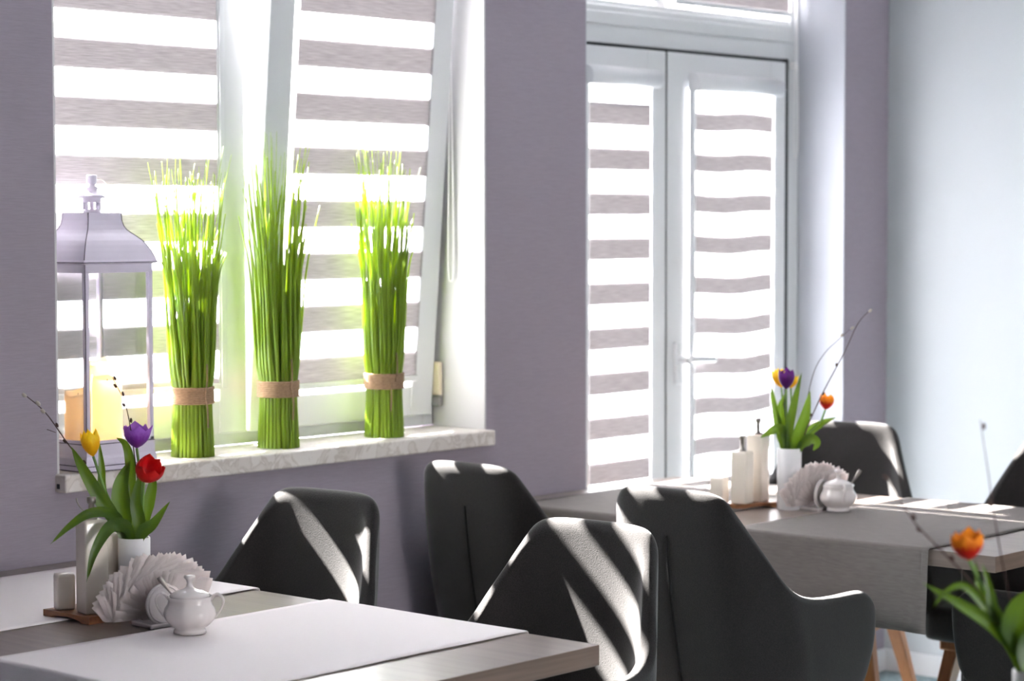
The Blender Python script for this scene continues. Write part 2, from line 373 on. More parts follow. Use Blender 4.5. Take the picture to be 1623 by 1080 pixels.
wv = lambda u, z: .006*math.sin(2.6*z)*math.sin(3.0*u+2*z)*math.sin(math.pi*u)+.004*math.sin(u*6+z*2)
blind('zebra_blind', 5.025, 5.318, 1.895, .25, 4.158, 1.845, .064, .1315, 'narrow striped blind on the left door leaf beside the wall pier')
blind('zebra_blind', 5.535, 5.952, 1.895, .25, 4.158, 1.832, .055, .1258, 'wider striped blind on the right door leaf with the handle', wave=wv)
b5 = blind('zebra_blind', 4.91, 5.40, 2.58, 2.17, 4.19, 2.49, .085, .134, 'blind in the left pane of the transom above the door', side=False, cassette=False)
b6 = blind('zebra_blind', 5.47, 6.085, 2.58, 2.17, 4.19, 2.545, .37, .41, 'grey blind in the right pane of the transom above the door', side=False, cassette=False)

# bead chains
bm = bmesh.new()
def chain(bm, x, y, zt, zb, wd):
    pts = bez([(x, y, zt), (x+.002, y-.002, (zt+zb)/2), (x-.002, y, zb+.07), (x+wd*.35, y-.004, zb), (x+wd, y-.006, zb+.07), (x+wd*.7, y-.004, (zt+zb)/2), (x+.006, y, zt)], 16)
    tube(bm, pts, .0019, 6)
chain(bm, 4.400, 4.128, 2.40, 1.34, .012); o = obj('blind_chain', bm, M_chain); tag(o, 'white bead chain hanging in a loop beside the grass bundle window reveal', 'chain')
bm = bmesh.new(); chain(bm, 6.105, 4.185, 2.58, 1.705, .014); box(bm, 6.095, 6.11, 4.176, 4.199, 1.99, 2.015, bev=.003)
o = obj('blind_chain', bm, M_chain); tag(o, 'white bead chain hanging beside the door frame near the right corner', 'chain')

# ------------------------------------------------------------------ tables and runners
def make_table(x0, x1, y0, y1, label):
    t = empty('dining_table', ((x0+x1)/2, (y0+y1)/2, 0), label=label, cat='table')
    hx, hy = (x1-x0)/2, (y1-y0)/2
    bm = bx(-hx, hx, -hy, hy, .713, .75, bev=.0012)
    for f in bm.faces:
        f.normal_update()
        if abs(f.normal.y) > .8: f.material_index = 1
    obj('tabletop', bm, [M_table, M_table_end], t)
    for sy in (-1, 1):
        obj('column', bx(-.04, .04, sy*(hy-.25)-.04, sy*(hy-.25)+.04, .012, .70, bev=.004), M_table_leg, t)
        obj('foot_plate', bx(-.17, .17, sy*(hy-.25)-.17, sy*(hy-.25)+.17, 0, .013, bev=.003), M_table_leg, t)
        obj('top_bracket', bx(-.26, .26, sy*(hy-.25)-.04, sy*(hy-.25)+.04, .69, .712, bev=.002), M_table_leg, t)
    return t
T1 = (2.274, 3.058, 2.505, 4.005); T2 = (4.447, 5.228, 2.502, 4.005)
make_table(*T1, 'grey oak dining table with white runners by the wide window')
make_table(*T2, 'grey oak dining table with grey runners in front of the glazed door')
make_table(2.32, 3.10, .30, 1.60, 'dining table under the nearest tulip vase, below the picture')

def runner(x0, x1, y0, y1, d0, d1, m_, label, seed, hem=None):
    """cloth strip across the table along X, hanging d0 over the low-x edge and d1 over the high-x edge"""
    rnd = random.Random(seed); r = .007; th = .0016; zt = .7515
    prof = []
    for k in range(9): prof.append((x0-r-.002, zt-.005-d0+(d0-r)*k/8))
    for k in range(1, 6): a = math.pi/2*k/6; prof.append((x0-.002-r*math.cos(a), zt-r+r*math.sin(a)+.0005))
    for k in range(25): prof.append((x0+(x1-x0)*k/24, zt))
    for k in range(1, 6): a = math.pi/2*k/6; prof.append((x1+.002+r*math.sin(a), zt-r+r*math.cos(a)+.0005))
    for k in range(9): prof.append((x1+r+.002, zt-r-(d1-r)*k/8))
    bm = bmesh.new(); n = 24; G = []
    ph = rnd.random()*6
    for (x, z) in prof:
        drop = max(0, .745-z); row = []
        for j in range(n+1):
            v = j/n; y = y0+(y1-y0)*v
            wob = .006*math.sin(v*9+ph)*min(1, drop*6)+.003*math.sin(v*21+ph)*min(1, drop*6)
            s_ = -1 if x < (x0+x1)/2 else 1
            e_ = .0007*math.sin(x*23+ph)+.0006*math.sin(x*61+ph) if (j in (0, n)) else 0
            zz = z+(.0004+.0006*math.sin(x*7+v*5+ph) if drop == 0 else 0)
            row.append(bm.verts.new((x+s_*(abs(wob) if drop else 0), y+e_, zz)))
        G.append(row)
    for A, B in zip(G, G[1:]):
        for j in range(n): f = bm.faces.new((A[j], A[j+1], B[j+1], B[j])); f.smooth = True; f.material_index = 1 if hem and (j in (0, n-1) and False) else 0
    o = obj('table_runner', bm, m_); so = o.modifiers.new('solid', 'SOLIDIFY'); so.thickness = th; so.offset = 1
    tag(o, label, 'table runner'); return o, prof
runner(T1[0], T1[1], 2.68, 3.200, .17, .092, M_runner_w, 'white table runner nearest the camera, with the sugar bowl standing on it', 1)
runner(T1[0], T1[1], 3.408, 3.921, .17, .092, M_runner_w, 'white table runner next to the window wall, behind the white cruets', 2)
def grey(y0, y1, label, sd, dr=.19):
    o, prof = runner(T2[0], T2[1], y0, y1, dr, .092, M_runner_g, label, sd)
    # stitched hem lines
    for yy in ((y0+.016, y1-.016) if dr > .1 else ()):
        for xx, zz0, zz1 in ((T2[0]-.0118, .565, .742),):
            bm = bmesh.new(); tube(bm, [(xx-.0052, yy, zz0+.012), (xx-.001, yy, (zz0+zz1)/2), (xx, yy, zz1)], .0009, 5); obj('hem_stitching', bm, M_hem, o)
grey(2.668, 3.21, 'grey table runner nearest the right edge, hanging over the front of the far table', 3)
grey(3.40, 3.925, 'grey table runner at the door end of the far table, behind the chairs', 4, .088)

# ------------------------------------------------------------------ upholstered armchairs
CT = [(0, 0, .886), (.001, .07, .886), (.007, .125, .882), (.021, .153, .868), (.040, .166, .842), (.070, .184, .798), (.106, .210, .740), (.140, .235, .682), (.190, .249, .648), (.27, .256, .638), (.36, .259, .637), (.437, .257, .634), (.472, .252, .605)]
CB = [(.085, 0, .40), (.086, .065, .40), (.093, .125, .40), (.110, .158, .40), (.134, .186, .40), (.158, .207, .40), (.182, .220, .40), (.210, .230, .40), (.245, .237, .40), (.30, .240, .40), (.365, .240, .402), (.432, .237, .41), (.457, .234, .43)]
def chair_shell_rows():
    mir = lambda L: [(x, -y, z) for x, y, z in reversed(L[1:])]+L
    T, B = bez(mir(CT), 2), bez(mir(CB), 2)
    N = len(T); nr = []
    for i in range(N):
        n = []
        for Q in (T, B):
            d = Q[min(i+1, N-1)]-Q[max(i-1, 0)]; d.z = 0; d.normalize(); n.append(Vector((-d.y, d.x, 0)))
        nr.append(n)
    nr = [[sum((nr[min(N-1, max(0, i+k))][j] for k in range(-4, 5)), Vector()).normalized() for j in (0, 1)] for i in range(N)]
    return T, B, nr
VU_ = Vector((0, 0, 1))
def make_chair(label):
    TP, BP, NR = chair_shell_rows(); N = len(TP)
    r = empty('armchair', (0, 0, 0), label=label, cat='chair')
    NZ = 9
    bm = bmesh.new(); rings = []
    def skin(i, t):
        """outer skin point and outward normal at height fraction t (0 bottom, 1 top)"""
        n = (NR[i][1]*(1-t)+NR[i][0]*t).normalized()
        p = BP[i].lerp(TP[i], t)+n*.014*math.sin(math.pi*t)*(1 if 8 < i < N-9 else .7); return p, n
    NZ = 10; ts = [0, .14, .29, .44, .58, .71, .82, .90, .95, .978]
    thick = lambda i: .034-.009*min(1, max(0, abs(i-(N-1)/2)-4)/4)+.014*min(1, max(0, abs(i-(N-1)/2)-15)/5)
    inner = []                      # inner skin, eased into one continuous hollow
    for t in ts+[1]:
        raw = []
        for i in range(N):
            p, n = skin(i, t); raw.append(p-n*(thick(i)+(.020*(1-t)**.8+.006*math.sin(math.pi*t) if t < 1 else 0)))
        w_ = 3 if t == 1 else 5
        ease = []
        for i in range(N):
            ww = min(w_, i, N-1-i); q = sum((raw[j] for j in range(i-ww, i+ww+1)), Vector())/(2*ww+1)
            k = (1-t)*.6+.4 if t < 1 else .25
            ease.append(Vector((raw[i].x*(1-k)+q.x*k, raw[i].y*(1-k)+q.y*k, raw[i].z)))
        inner.append(ease)
    for i in range(N):
        tt = thick(i); ring = [skin(i, t)[0] for t in ts]
        p, n = skin(i, 1); p1 = inner[-1][i]
        ring.append(p-n*.006+VU_*.004); ring.append(p.lerp(p1, .5)+VU_*.010); ring.append(p1+n*.004+VU_*.004)
        for k in reversed(range(NZ)): ring.append(inner[k][i])
        p, n = skin(i, 0); ring.append(p-n*tt*.6-VU_*.006)
        rings.append([bm.verts.new(v) for v in ring])
    for A, B in zip(rings, rings[1:]):
        m_ = len(A)
        for k in range(m_): f = bm.faces.new((A[k], A[(k+1) % m_], B[(k+1) % m_], B[k])); f.smooth = True
    for q, sx in ((rings[0], 1), (rings[-1], 1)):
        # rounded arm fronts
        c = sum((v.co for v in q), Vector())/len(q)
        q2 = [bm.verts.new(c+(v.co-c)*.72+Vector((.016, 0, 0))) for v in q]
        q2 = q2
        for k in range(len(q)):
            f = bm.faces.new((q[k], q[(k+1) % len(q)], q2[(k+1) % len(q)], q2[k])); f.smooth = True
        n = len(q2); half = n//2
        for k in range(half-1):
            a, b_, c_, d = q2[k], q2[k+1], q2[n-2-k], q2[n-1-k]
            if len({a, b_, c_, d}) == 4:
                f = bm.faces.new((a, b_, c_, d)); f.smooth = True
        try:
            pass
        except Exception: pass
    bmesh.ops.holes_fill(bm, edges=[e for e in bm.edges if e.is_boundary], sides=8)
    sh = obj('backrest', bm, M_fabric, r, smooth=True); subsurf(sh, 2)
    # seat
    bm = bmesh.new(); box(bm, .10, .475, -.228, .228, .375, .475, bev=.03)
    st = obj('seat', bm, M_fabric, r, smooth=True); subsurf(st, 1)
    # seam down the back
    bm = bmesh.new()
    P = []
    for k in range(9):
        q, n = skin((N-1)//2, .80*(1-k/8)); P.append(q+Vector((-.0012, 0, 0)))
    tube(bm, P, .0028, 6)
    sm = obj('back_seam', bm, M_piping, sh)
    # piping where arm meets back outside
    # underframe and legs
    bm = bmesh.new(); box(bm, .07, .42, -.20, .20, .35, .392, bev=.006); obj('seat_frame', bm, M_leg, r)
    for sx, sy in ((1, 1), (1, -1), (0, 1), (0, -1)):
        bm = bmesh.new(); xt = .385 if sx else .13; xb = .455 if sx else .02; yt, yb = .165*sy, .235*sy
        for (xa, ya, za, ha), (xc, yc, zc, hc) in (((xt, yt, .365, .026), (xb, yb, 0, .013)),):
            A = [bm.verts.new((xa+dx*ha*1.15, ya+dy*ha*.75, za)) for dx, dy in ((-1, -1), (1, -1), (1, 1), (-1, 1))]
            B = [bm.verts.new((xc+dx*hc, yc+dy*hc, zc)) for dx, dy in ((-1, -1), (1, -1), (1, 1), (-1, 1))]
            bm.faces.new(A); bm.faces.new(B)
            for k in range(4): bm.faces.new((A[k], A[(k+1) % 4], B[(k+1) % 4], B[k]))
        bmesh.ops.bevel(bm, geom=bm.edges[:], offset=.003, segments=2, affect='EDGES')
        obj('leg', bm, M_leg, r)
    return r
CH = [ # x of the back's top outer face, y of the centre, heading of the seat
    (3.465, 3.605, math.pi+.09, 'charcoal armchair against the window wall, facing the white-runner table with sun stripes on it'),
    (3.455, 2.825, math.pi+.04, 'charcoal armchair beside the near table corner, its inner back crossed by broad sun stripes'),
    (4.040, 3.745, 0, 'charcoal armchair seen from behind under the right end of the marble sill'),
    (3.944, 3.046, 0, 'charcoal armchair seen from behind, its right armrest in full view before the far table'),
    (5.650, 3.668, math.pi+.28, 'charcoal armchair behind the far table near the room corner, behind its tulip vase'),
    (5.640, 2.920, math.pi+.05, 'charcoal armchair cut by the right picture edge behind the far table'),
    (4.81, 2.200, math.pi/2, 'charcoal armchair at the head of the far table, half hidden by the nearest tulips'),
]
proto = make_chair(CH[0][3])
for i, (x, y, rz, lb) in enumerate(CH):
    o = proto if i == 0 else copy_tree(proto)
    o.location = (x, y, 0); o.rotation_euler = (0, 0, rz); o.scale = (1.0, 1.0, 1.013); o['label'] = lb; o['group'] = 'charcoal upholstered armchairs'

# ------------------------------------------------------------------ window sill: grass bundles, lantern, candles
def grass(x, y, zb, H, flare, seed, label, n=95, lean=0):
    rnd = random.Random(seed); r = empty('grass_bundle', (x, y, zb), label=label, cat='artificial grass', group='grass bundles tied with twine on the sill')
    bm = bmesh.new(); R0 = .050
    def ring(rad, k, nn): a = 2*math.pi*k/nn; return rad*math.cos(a), rad*math.sin(a)
    items = []
    for (rad, nn) in ((R0-.0045, 30), (R0-.013, 22), (R0-.023, 15), (R0-.034, 9), (.006, 4)):
        for k in range(nn): items.append((rad, 2*math.pi*(k+rnd.random()*.25)/nn))
    for rad, a in items:
        c, s = math.cos(a), math.sin(a); hh = H*(.72+.30*rnd.random()); tip = (.35+.65*rad/R0)*flare*(1+.45*rnd.random())
        tx = c*tip+rnd.gauss(0, .010); ty = s*min(tip, .07)*.8+rnd.gauss(0, .008)
        mx, my = c*(rad*.93), s*(rad*.93)
        if rnd.random() < .25: a2 = a+rnd.choice((-1, 1))*rnd.random()*1.2; tx, ty = math.cos(a2)*tip, math.sin(a2)*min(tip, .07)*.8
        ty = min(ty, .036)
        P = bez([(c*rad*1.05, s*rad*1.05, 0), (mx, my, .145), (mx*1.05+tx*.10, my*1.05+ty*.10, .30*H+.02), (mx*.6+tx*.45, my*.6+ty*.45, .62*H), (tx, ty, hh)], 5)
        rb = .0046+.0006*rnd.random()
        tube(bm, P, lambda t, rb=rb: rb if t < .35 else max(.0009, rb*(1-(t-.35)/.65*.74)), 6)
    for k in range(26):   # finer wisps standing above the rest
        a = rnd.random()*2*math.pi; q = rnd.random()*.03; c, s = math.cos(a), math.sin(a); d = flare*(.5+.9*rnd.random())
        P = bez([(c*q, s*q, .15), (c*(q+.01), s*(q+.01), .4*H), (c*d*.6, s*d*.5, .78*H), (c*d+rnd.gauss(0, .012), min(.036, s*min(d, .07)), H*(.98+.13*rnd.random()))], 6)
        tube(bm, P, lambda t: .0019*(1-.72*t), 4)
    obj('grass_blades', bm, M_grass, r, kind='stuff', recalc=False)
    bm = bmesh.new(); pr = []
    nt_ = 9
    for k in range(nt_*4+1):
        z = .125+.040*k/(nt_*4); pr.append((.0505+.0026*abs(math.sin(math.pi*k/4)), z))
    pr = [(.046, .125)]+pr+[(.046, .165)]
    lathe(bm, pr, 36); 
    for sg in (1, -1):
        a0 = -2.1+.5*rnd.random(); b0 = .0535; q = Vector((math.cos(a0), math.sin(a0), 0))
        e = [q*b0+Vector((0, 0, .145)), q*(b0+.003)+Vector((.004, 0, .145+.03*sg)), q*(b0+.002)+Vector((.008*rnd.random(), 0, .145+.075*sg))]
        tube(bm, bez(e, 8), .0019, 6)
    obj('jute_twine', bm, M_twine, r, smooth=True)
    return r
grass(3.468, 4.085, .945, .66, .085, 11, 'tall green grass bundle beside the lilac lantern')
grass(3.742, 4.085, .945, .70, .080, 23, 'tall green grass bundle in the middle, in front of the window mullion')
grass(4.108, 4.083, .945, .70, .078, 35, 'tall green grass bundle nearest the window reveal and bead chain')

LX, LY, LZ = 3.176, 4.082, .945
lan = empty('lantern', (LX, LY, LZ), label='lilac metal lantern with glass sides and curved roof at the left end of the sill', cat='lantern')
def sq(bm, prof, mi=0, smooth=False):
    R_ = []
    for h, z in prof: R_.append([bm.verts.new((sx*h, sy*h, z)) for sx, sy in ((-1, -1), (1, -1), (1, 1), (-1, 1))])
    for A, B in zip(R_, R_[1:]):
        for k in range(4): f = bm.faces.new((A[k], A[(k+1) % 4], B[(k+1) % 4], B[k])); f.material_index = mi; f.smooth = smooth
    bm.faces.new(R_[0]); bm.faces.new(R_[-1])
bm = bmesh.new(); sq(bm, [(.100, 0), (.102, .003), (.102, .012), (.099, .013), (.0985, .028), (.0965, .034), (.0955, .060), (.0955, .0605)])
obj('base', bm, M_lant, lan)
bm = bmesh.new(); HB = .095; ZT = .445
for sx in (-1, 1):
    for sy in (-1, 1): box(bm, *sorted((sx*HB, sx*(HB-.011))), *sorted((sy*HB, sy*(HB-.011))), .060, ZT, bev=.001)
for z0, z1 in ((.060, .068), (ZT-.004, .462)):
    for sg in (-1, 1):
        box(bm, -HB, HB, *sorted((sg*HB, sg*(HB-.008))), z0, z1); box(bm, *sorted((sg*HB, sg*(HB-.008))), -HB+.009, HB-.009, z0, z1)
obj('frame', bm, M_lant, lan)
bm = bmesh.new()
for sg in (-1, 1):
    box(bm, -HB+.011, HB-.011, sg*(HB-.006), sg*(HB-.006)+.0015, .068, ZT-.004); box(bm, sg*(HB-.006), sg*(HB-.006)+.0015, -HB+.011, HB-.011, .068, ZT-.004)
obj('glass_panel', bm, M_lglass, lan)
bm = bmesh.new(); pr = [(.086, .460), (.098, .462), (.099, .466)]
for k in range(13):
    t = k/12; pr.append((.0965-.0435*(1-math.cos(t*math.pi/2)) if t < 1 else .053, .468+.075*math.sin(t*math.pi/2)))
pr = [(.095, .460), (.1035, .462), (.1035, .466), (.101, .470)]+[(h, z) for h, z in ((.098, .478), (.093, .490), (.0865, .502), (.079, .513), (.070, .522), (.062, .529), (.0545, .537), (.0495, .547), (.047, .558), (.046, .575))]
sq(bm, pr, smooth=False); obj('roof', bm, M_lant, lan)
bm = bmesh.new()
for sx, sy in ((-1, -1), (1, -1), (-1, 1)):
    P = [(sx*(h+.0003), sy*(h+.0003), z) for h, z in pr[3:]]
    tube(bm, P, .0011, 5)
P = [(sx*.1038, sy*.1038, .464) for sx, sy in ((-1, 1), (-1, -1), (1, -1), (1, 1))]; tube(bm, P, .0010, 5, cap=False)
P = [(sx*.096, sy*.096, .0608) for sx, sy in ((-1, 1), (-1, -1), (1, -1), (1, 1))]; tube(bm, P, .0010, 5, cap=False)
P = [(sx*.1023, sy*.1023, .0125) for sx, sy in ((-1, 1), (-1, -1), (1, -1), (1, 1))]; tube(bm, P, .0010, 5, cap=False)
P = [(sx*.1023, sy*.1023, .001) for sx, sy in ((-1, 1), (-1, -1), (1, -1), (1, 1))]; tube(bm, P, .0010, 5, cap=False)
P = [(-HB-.0002, -HB-.0002, z) for z in (.06, .25, .46)]; tube(bm, P, .0010, 5)
obj('worn_edge', bm, M_lant_edge, lan)
ch = bmesh.new(); lathe(ch, [(.0, .5745), (.020, .575), (.020, .582), (.0185, .583)], 24)
for k in range(8):
    a = k*math.pi/4+.2; tube(ch, [(.0175*math.cos(a), .0175*math.sin(a), .581), (.0175*math.cos(a), .0175*math.sin(a), .600)], .0038, 6)
lathe(ch, [(.0, .5975), (.021, .598), (.021, .606), (.032, .609), (.033, .6105), (.024, .616), (.013, .621), (.012, .626), (.014, .628), (.014, .633), (.0085, .635), (.0085, .640), (.0115, .641), (.0115, .658), (.010, .660), (0, .660)], 28)
chim = obj('chimney', ch, M_lant, lan)
bm = bmesh.new(); tube(bm, bez([(.010, 0, .652), (.022, -.012, .649), (.034, -.02, .634), (.036, -.02, .618)], 8), .0013, 6); obj('handle_ring', bm, M_steel, chim)

def candle(x, y, r_, h, label, sd):
    rnd = random.Random(sd); c = empty('candle', (x, y, LZ+.0605), label=label, cat='candle', group='cream candles inside the lantern')
    bm = bmesh.new(); ph = rnd.random()*6; n = 32
    pr = [(0, 0), (r_, 0), (r_, h*.33), (r_, h*.66), (r_, h*.94), (r_*.97, h), (r_*.86, h-.003), (r_*.8, h-.012), (0, h-.014)]
    lathe(bm, pr, n)
    for v in bm.verts:
        if v.co.z > h*.93: a = math.atan2(v.co.y, v.co.x); v.co.z += .006*math.sin(a+ph)+.003*math.sin(3*a+ph)
    obj('wax', bm, M_candle, c, smooth=True); bm = bmesh.new(); tube(bm, [(0, 0, h-.016), (.001, 0, h-.002)], .0012, 6); obj('wick', bm, M_wick, c)
candle(LX-.050, LY-.006, .030, .112, 'short cream candle in the lantern, partly hidden by the wall edge', 1)
candle(LX+.006, LY-.040, .034, .142, 'medium cream candle in front inside the lantern', 2)
candle(LX+.034, LY+.030, .031, .176, 'tallest cream candle at the back of the lantern', 3)

# ------------------------------------------------------------------ things on the tables
def rbox(bm, h, z0, z1, b_=.004): box(bm, -h, h, -h, h, z0, z1, bev=b_)
def cruet_mesh(name, loc, rz, h, half, label, spout, cat='cruet'):
    c = empty(name, loc, rz, label=label, cat=cat)
    bm = bmesh.new()
    R_ = []
    sl = [(half*.94, 0), (half, .003), (half, h-.006), (half*.95, h-.001), (half*.35, h+.0005)]
    for hh, z in sl:
        q = []; rr = .004 if hh > half*.5 else .003
        for cx, cy, a0 in ((1, 1, 0), (-1, 1, 90), (-1, -1, 180), (1, -1, 270)):
            for da in (0, 30, 60, 90):
                a = math.radians(a0+da); q.append(bm.verts.new((cx*(hh-rr)+rr*math.cos(a), cy*(hh-rr)+rr*math.sin(a), z)))
        R_.append(q)
    for A, B in zip(R_, R_[1:]):
        for k in range(16): f = bm.faces.new((A[k], A[(k+1) % 16], B[(k+1) % 16], B[k])); f.smooth = True
    bm.faces.new(R_[0]); bm.faces.new(R_[-1])
    obj('ceramic_body', bm, M_cream, c)
    if spout:
        bm = bmesh.new(); lathe(bm, [(0, h), (.011, h), (.011, h+.004), (.006, h+.006), (.0055, h+.030), (.0085, h+.031), (.0085, h+.042), (0, h+.043)], 20)
        if spout > 1: tube(bm, bez([(-.003, 0, h+.010), (-.014, .006, h+.016), (-.022, .012, h+.030), (-.024, .014, h+.040)], 6), .0016, 6)
        obj('pourer', bm, M_steel, c)
    return c
def tray_mesh(loc, rz, label):
    t = empty('cruet_tray', loc, rz, label=label, cat='tray'); bm = bmesh.new()
    n = 24; L, W_ = .140, .080
    rows = []
    for i in range(n+1):
        x = L*i/n; arch = .007*max(0, 1-((x-L/2)/(L*.32))**2)**.5 if abs(x-L/2) < L*.32 else 0
        rows.append([bm.verts.new((x, 0, arch)), bm.verts.new((x, W_, arch)), bm.verts.new((x, W_, .014)), bm.verts.new((x, 0, .014))])
    for A, B in zip(rows, rows[1:]):
        for k in range(4): bm.faces.new((A[k], A[(k+1) % 4], B[(k+1) % 4], B[k]))
    bm.faces.new(rows[0]); bm.faces.new(rows[-1])
    obj('wooden_board', bm, M_tray, t); return t
ZT_ = .7545
tray_mesh((2.577+.082, 3.336, .7515), math.pi/2, 'small brown wooden tray under the cruets on the white-runner table')
cruet_mesh('oil_cruet', (2.618, 3.376, .7658), math.radians(-14.4), .176, .0235, 'tall cream square cruet with metal pourer, in front of its tray on the near table', 2)
cruet_mesh('vinegar_cruet', (2.674, 3.410, .7658), math.radians(-6), .142, .022, 'shorter cream cruet tucked behind the tall one on the near table', 0)
cruet_mesh('salt_shaker', (2.607, 3.447, .7658), math.radians(-24), .068, .0175, 'small cream ceramic block at the wall end of the near tray', 0, 'shaker')
tray_mesh((4.727, 3.412, .7500), math.radians(-19), 'small brown wooden tray under the cruets on the grey-runner table')
def onT2(u, v): a = math.radians(-19); return (4.727+u*math.cos(a)-v*math.sin(a), 3.412+u*math.sin(a)+v*math.cos(a))
x, y = onT2(.034, .026); cruet_mesh('vinegar_cruet', (x, y, .7643), math.radians(8), .136, .0228, 'shorter cream cruet with metal pourer at the front of the far tray', 1)
x, y = onT2(.098, .045); cruet_mesh('oil_cruet', (x, y, .7643), math.radians(8), .176, .0228, 'tall cream cruet with metal pourer standing behind on the far tray', 1)
x, y = onT2(.022, .072-.012+.0); x, y = x-.02, y+.022; cruet_mesh('salt_shaker', (x, y, .7515), math.radians(8), .078, .0190, 'small cream ceramic block left of the cruets on the far table', 0, 'shaker')

def vase(loc, r_, h, label):
    v = empty('vase', loc, label=label, cat='vase'); bm = bmesh.new()
    lathe(bm, [(0, 0), (r_-.002, 0), (r_, .002), (r_, h-.0015), (r_-.0015, h), (r_-.004, h-.001), (r_-.004, .006), (0, .005)], 40)
    obj('vase_body', bm, M_vase, v); return v

# plants are laid out in a frame turned towards the room corner: (right, away, up) from the vase rim
VR = Vector((math.sin(YAW), -math.cos(YAW), 0)); VF = Vector((math.cos(YAW), math.sin(YAW), 0)); VU = Vector((0, 0, 1))
def loc3(o, p): return o+VR*p[0]+VF*p[1]+VU*p[2]
def petals(bm, c, d, wd, ht, openness, seed, roll=0, n=6):
    uvl = bm.loops.layers.uv.verify(); rnd = random.Random(seed); d = Vector(d).normalized(); q = d.to_track_quat('Z', 'Y').to_matrix(); c = Vector(c)
    for k in range(n):
        inner = k % 2; a0 = 2*math.pi*k/n+roll; G = []; o_ = openness*(.8 if inner else 1.0)*(1+rnd.uniform(-.12, .12)); hk = ht*(1+rnd.uniform(-.06, .06))
        NU, NV = 6, 10
        for j in range(NV+1):
            t = 1-(1-j/NV)**1.45; row = []
            rad = wd*.5*(math.sin(min(1, t*1.55)*math.pi/2)**.75)*(1 if t < .6 else 1+(o_-1)*((t-.6)/.4)**1.6*1.0) * (.92 if inner else 1)
            hw = 1.30*(math.sin(math.pi/2*min(1, t/.5+.25))**.9)*(1 if t < .5 else max(.10, (1-min(1, (t-.5)/.5)**2.4)**.62))
            for i in range(NU+1):
                u = -1+2*i/NU; aa = a0+u*hw*.62
                rr = rad*(1-.06*abs(u)+(.015*math.sin(7*t+k) if t > .5 else 0)); zz = hk*(t-(.10*u*u*max(0, t-.5)/.5))
                row.append((bm.verts.new(c+q@Vector((rr*math.cos(aa), rr*math.sin(aa), zz))), (.5+.5*u, t)))
            G.append(row)
        for A, B in zip(G, G[1:]):
            for i in range(NU):
                f = bm.faces.new((A[i][0], A[i+1][0], B[i+1][0], B[i][0])); f.smooth = True
                for l, uv in zip(f.loops, (A[i][1], A[i+1][1], B[i+1][1], B[i][1])): l[uvl].uv = uv
def leaf(bm, pts, wd, fold=.35, twist=0, normal=None):
    P = bez(pts, 7); N = len(P); nrm = Vector(normal) if normal else -VF
    L_, C_, R_ = [], [], []
    rows = []
    for i, p in enumerate(P):
        t = i/(N-1); T = (P[min(i+1, N-1)]-P[max(i-1, 0)]).normalized(); nn = (nrm-T*nrm.dot(T))
        nn = nn.normalized() if nn.length > .05 else T.orthogonal().normalized(); s = T.cross(nn); a = twist*t; s, nn = s*math.cos(a)+nn*math.sin(a), nn*math.cos(a)-s*math.sin(a)
        h = wd*.5*(min(1, .16+.84*(t/.38)**1.3))*max(.02, (math.sin(math.pi*min(1, t*.80+.20))**.8))*(1 if t < .97 else .5)
        rows.append([bm.verts.new(p+s*h*u+nn*(fold*h*(abs(u)**1.4)-fold*h*.3)) for u in (-1, -.66, -.33, 0, .33, .66, 1)])
    for A, B in zip(rows, rows[1:]):
        for i in range(6): f = bm.faces.new((A[i], A[i+1], B[i+1], B[i])); f.smooth = True
def tulip(O, stem, bw, bh, op, petal, label, leaves, seed, droop=None, group=None, lname='leaf'):
    base = O+VR*stem[0][0]+VF*stem[0][1]
    r = empty('tulip', (base.x, base.y, O.z+stem[0][2]), label=label, cat='tulip', group=group); inv = -Vector(r.location)
    S = [loc3(O, p)+inv for p in stem]; d = (S[-1]-S[-2]).normalized()
    if droop: d = (VR*droop[0]+VF*droop[1]+VU*droop[2]).normalized()
    bm = bmesh.new(); tube(bm, bez(S, 8), .0026, 8); obj('stem', bm, M_stem, r)
    bm = bmesh.new(); petals(bm, S[-1]-d*.001, d, bw, bh, op, seed, roll=seed*.7); obj('blossom', bm, petal, r, recalc=False)
    for L in leaves:
        pts, wd = L[0], L[1]; bm = bmesh.new(); leaf(bm, [loc3(O, p)+inv for p in pts], wd, *(L[2:] if len(L) > 2 else ())); obj(lname, bm, M_leaf, r, recalc=False)
    return r
def twig(O, pts, r0, buds, label, white=True, side=()):
    b0 = loc3(O, pts[0]); r = empty('willow_twig', b0, label=label, cat='twig'); inv = -Vector(r.location)
    P = [loc3(O, p)+inv for p in pts]; C_ = bez(P, 10); bm = bmesh.new(); tube(bm, C_, lambda t: r0*(1-.6*t), 7)
    for a, b_ in side: tube(bm, [loc3(O, a)+inv, loc3(O, b_)+inv], .0006, 5)
    obj('bark', bm, M_twig, r)
    for k, t in enumerate(buds):
        i = min(len(C_)-2, int(t*(len(C_)-1))); d = (C_[i+1]-C_[i]).normalized(); sd = VR*(1 if k % 2 else -1)*.0035+VU*.001
        bm = bmesh.new(); fur = white and t > .72
        blob(bm, C_[i]+sd+d*.003, .0038 if fur else .0026, (1, 1, 1.6 if fur else 1.9), d=d+sd*40); obj('catkin' if fur else 'bud', bm, M_catkin if fur else M_twig, r)

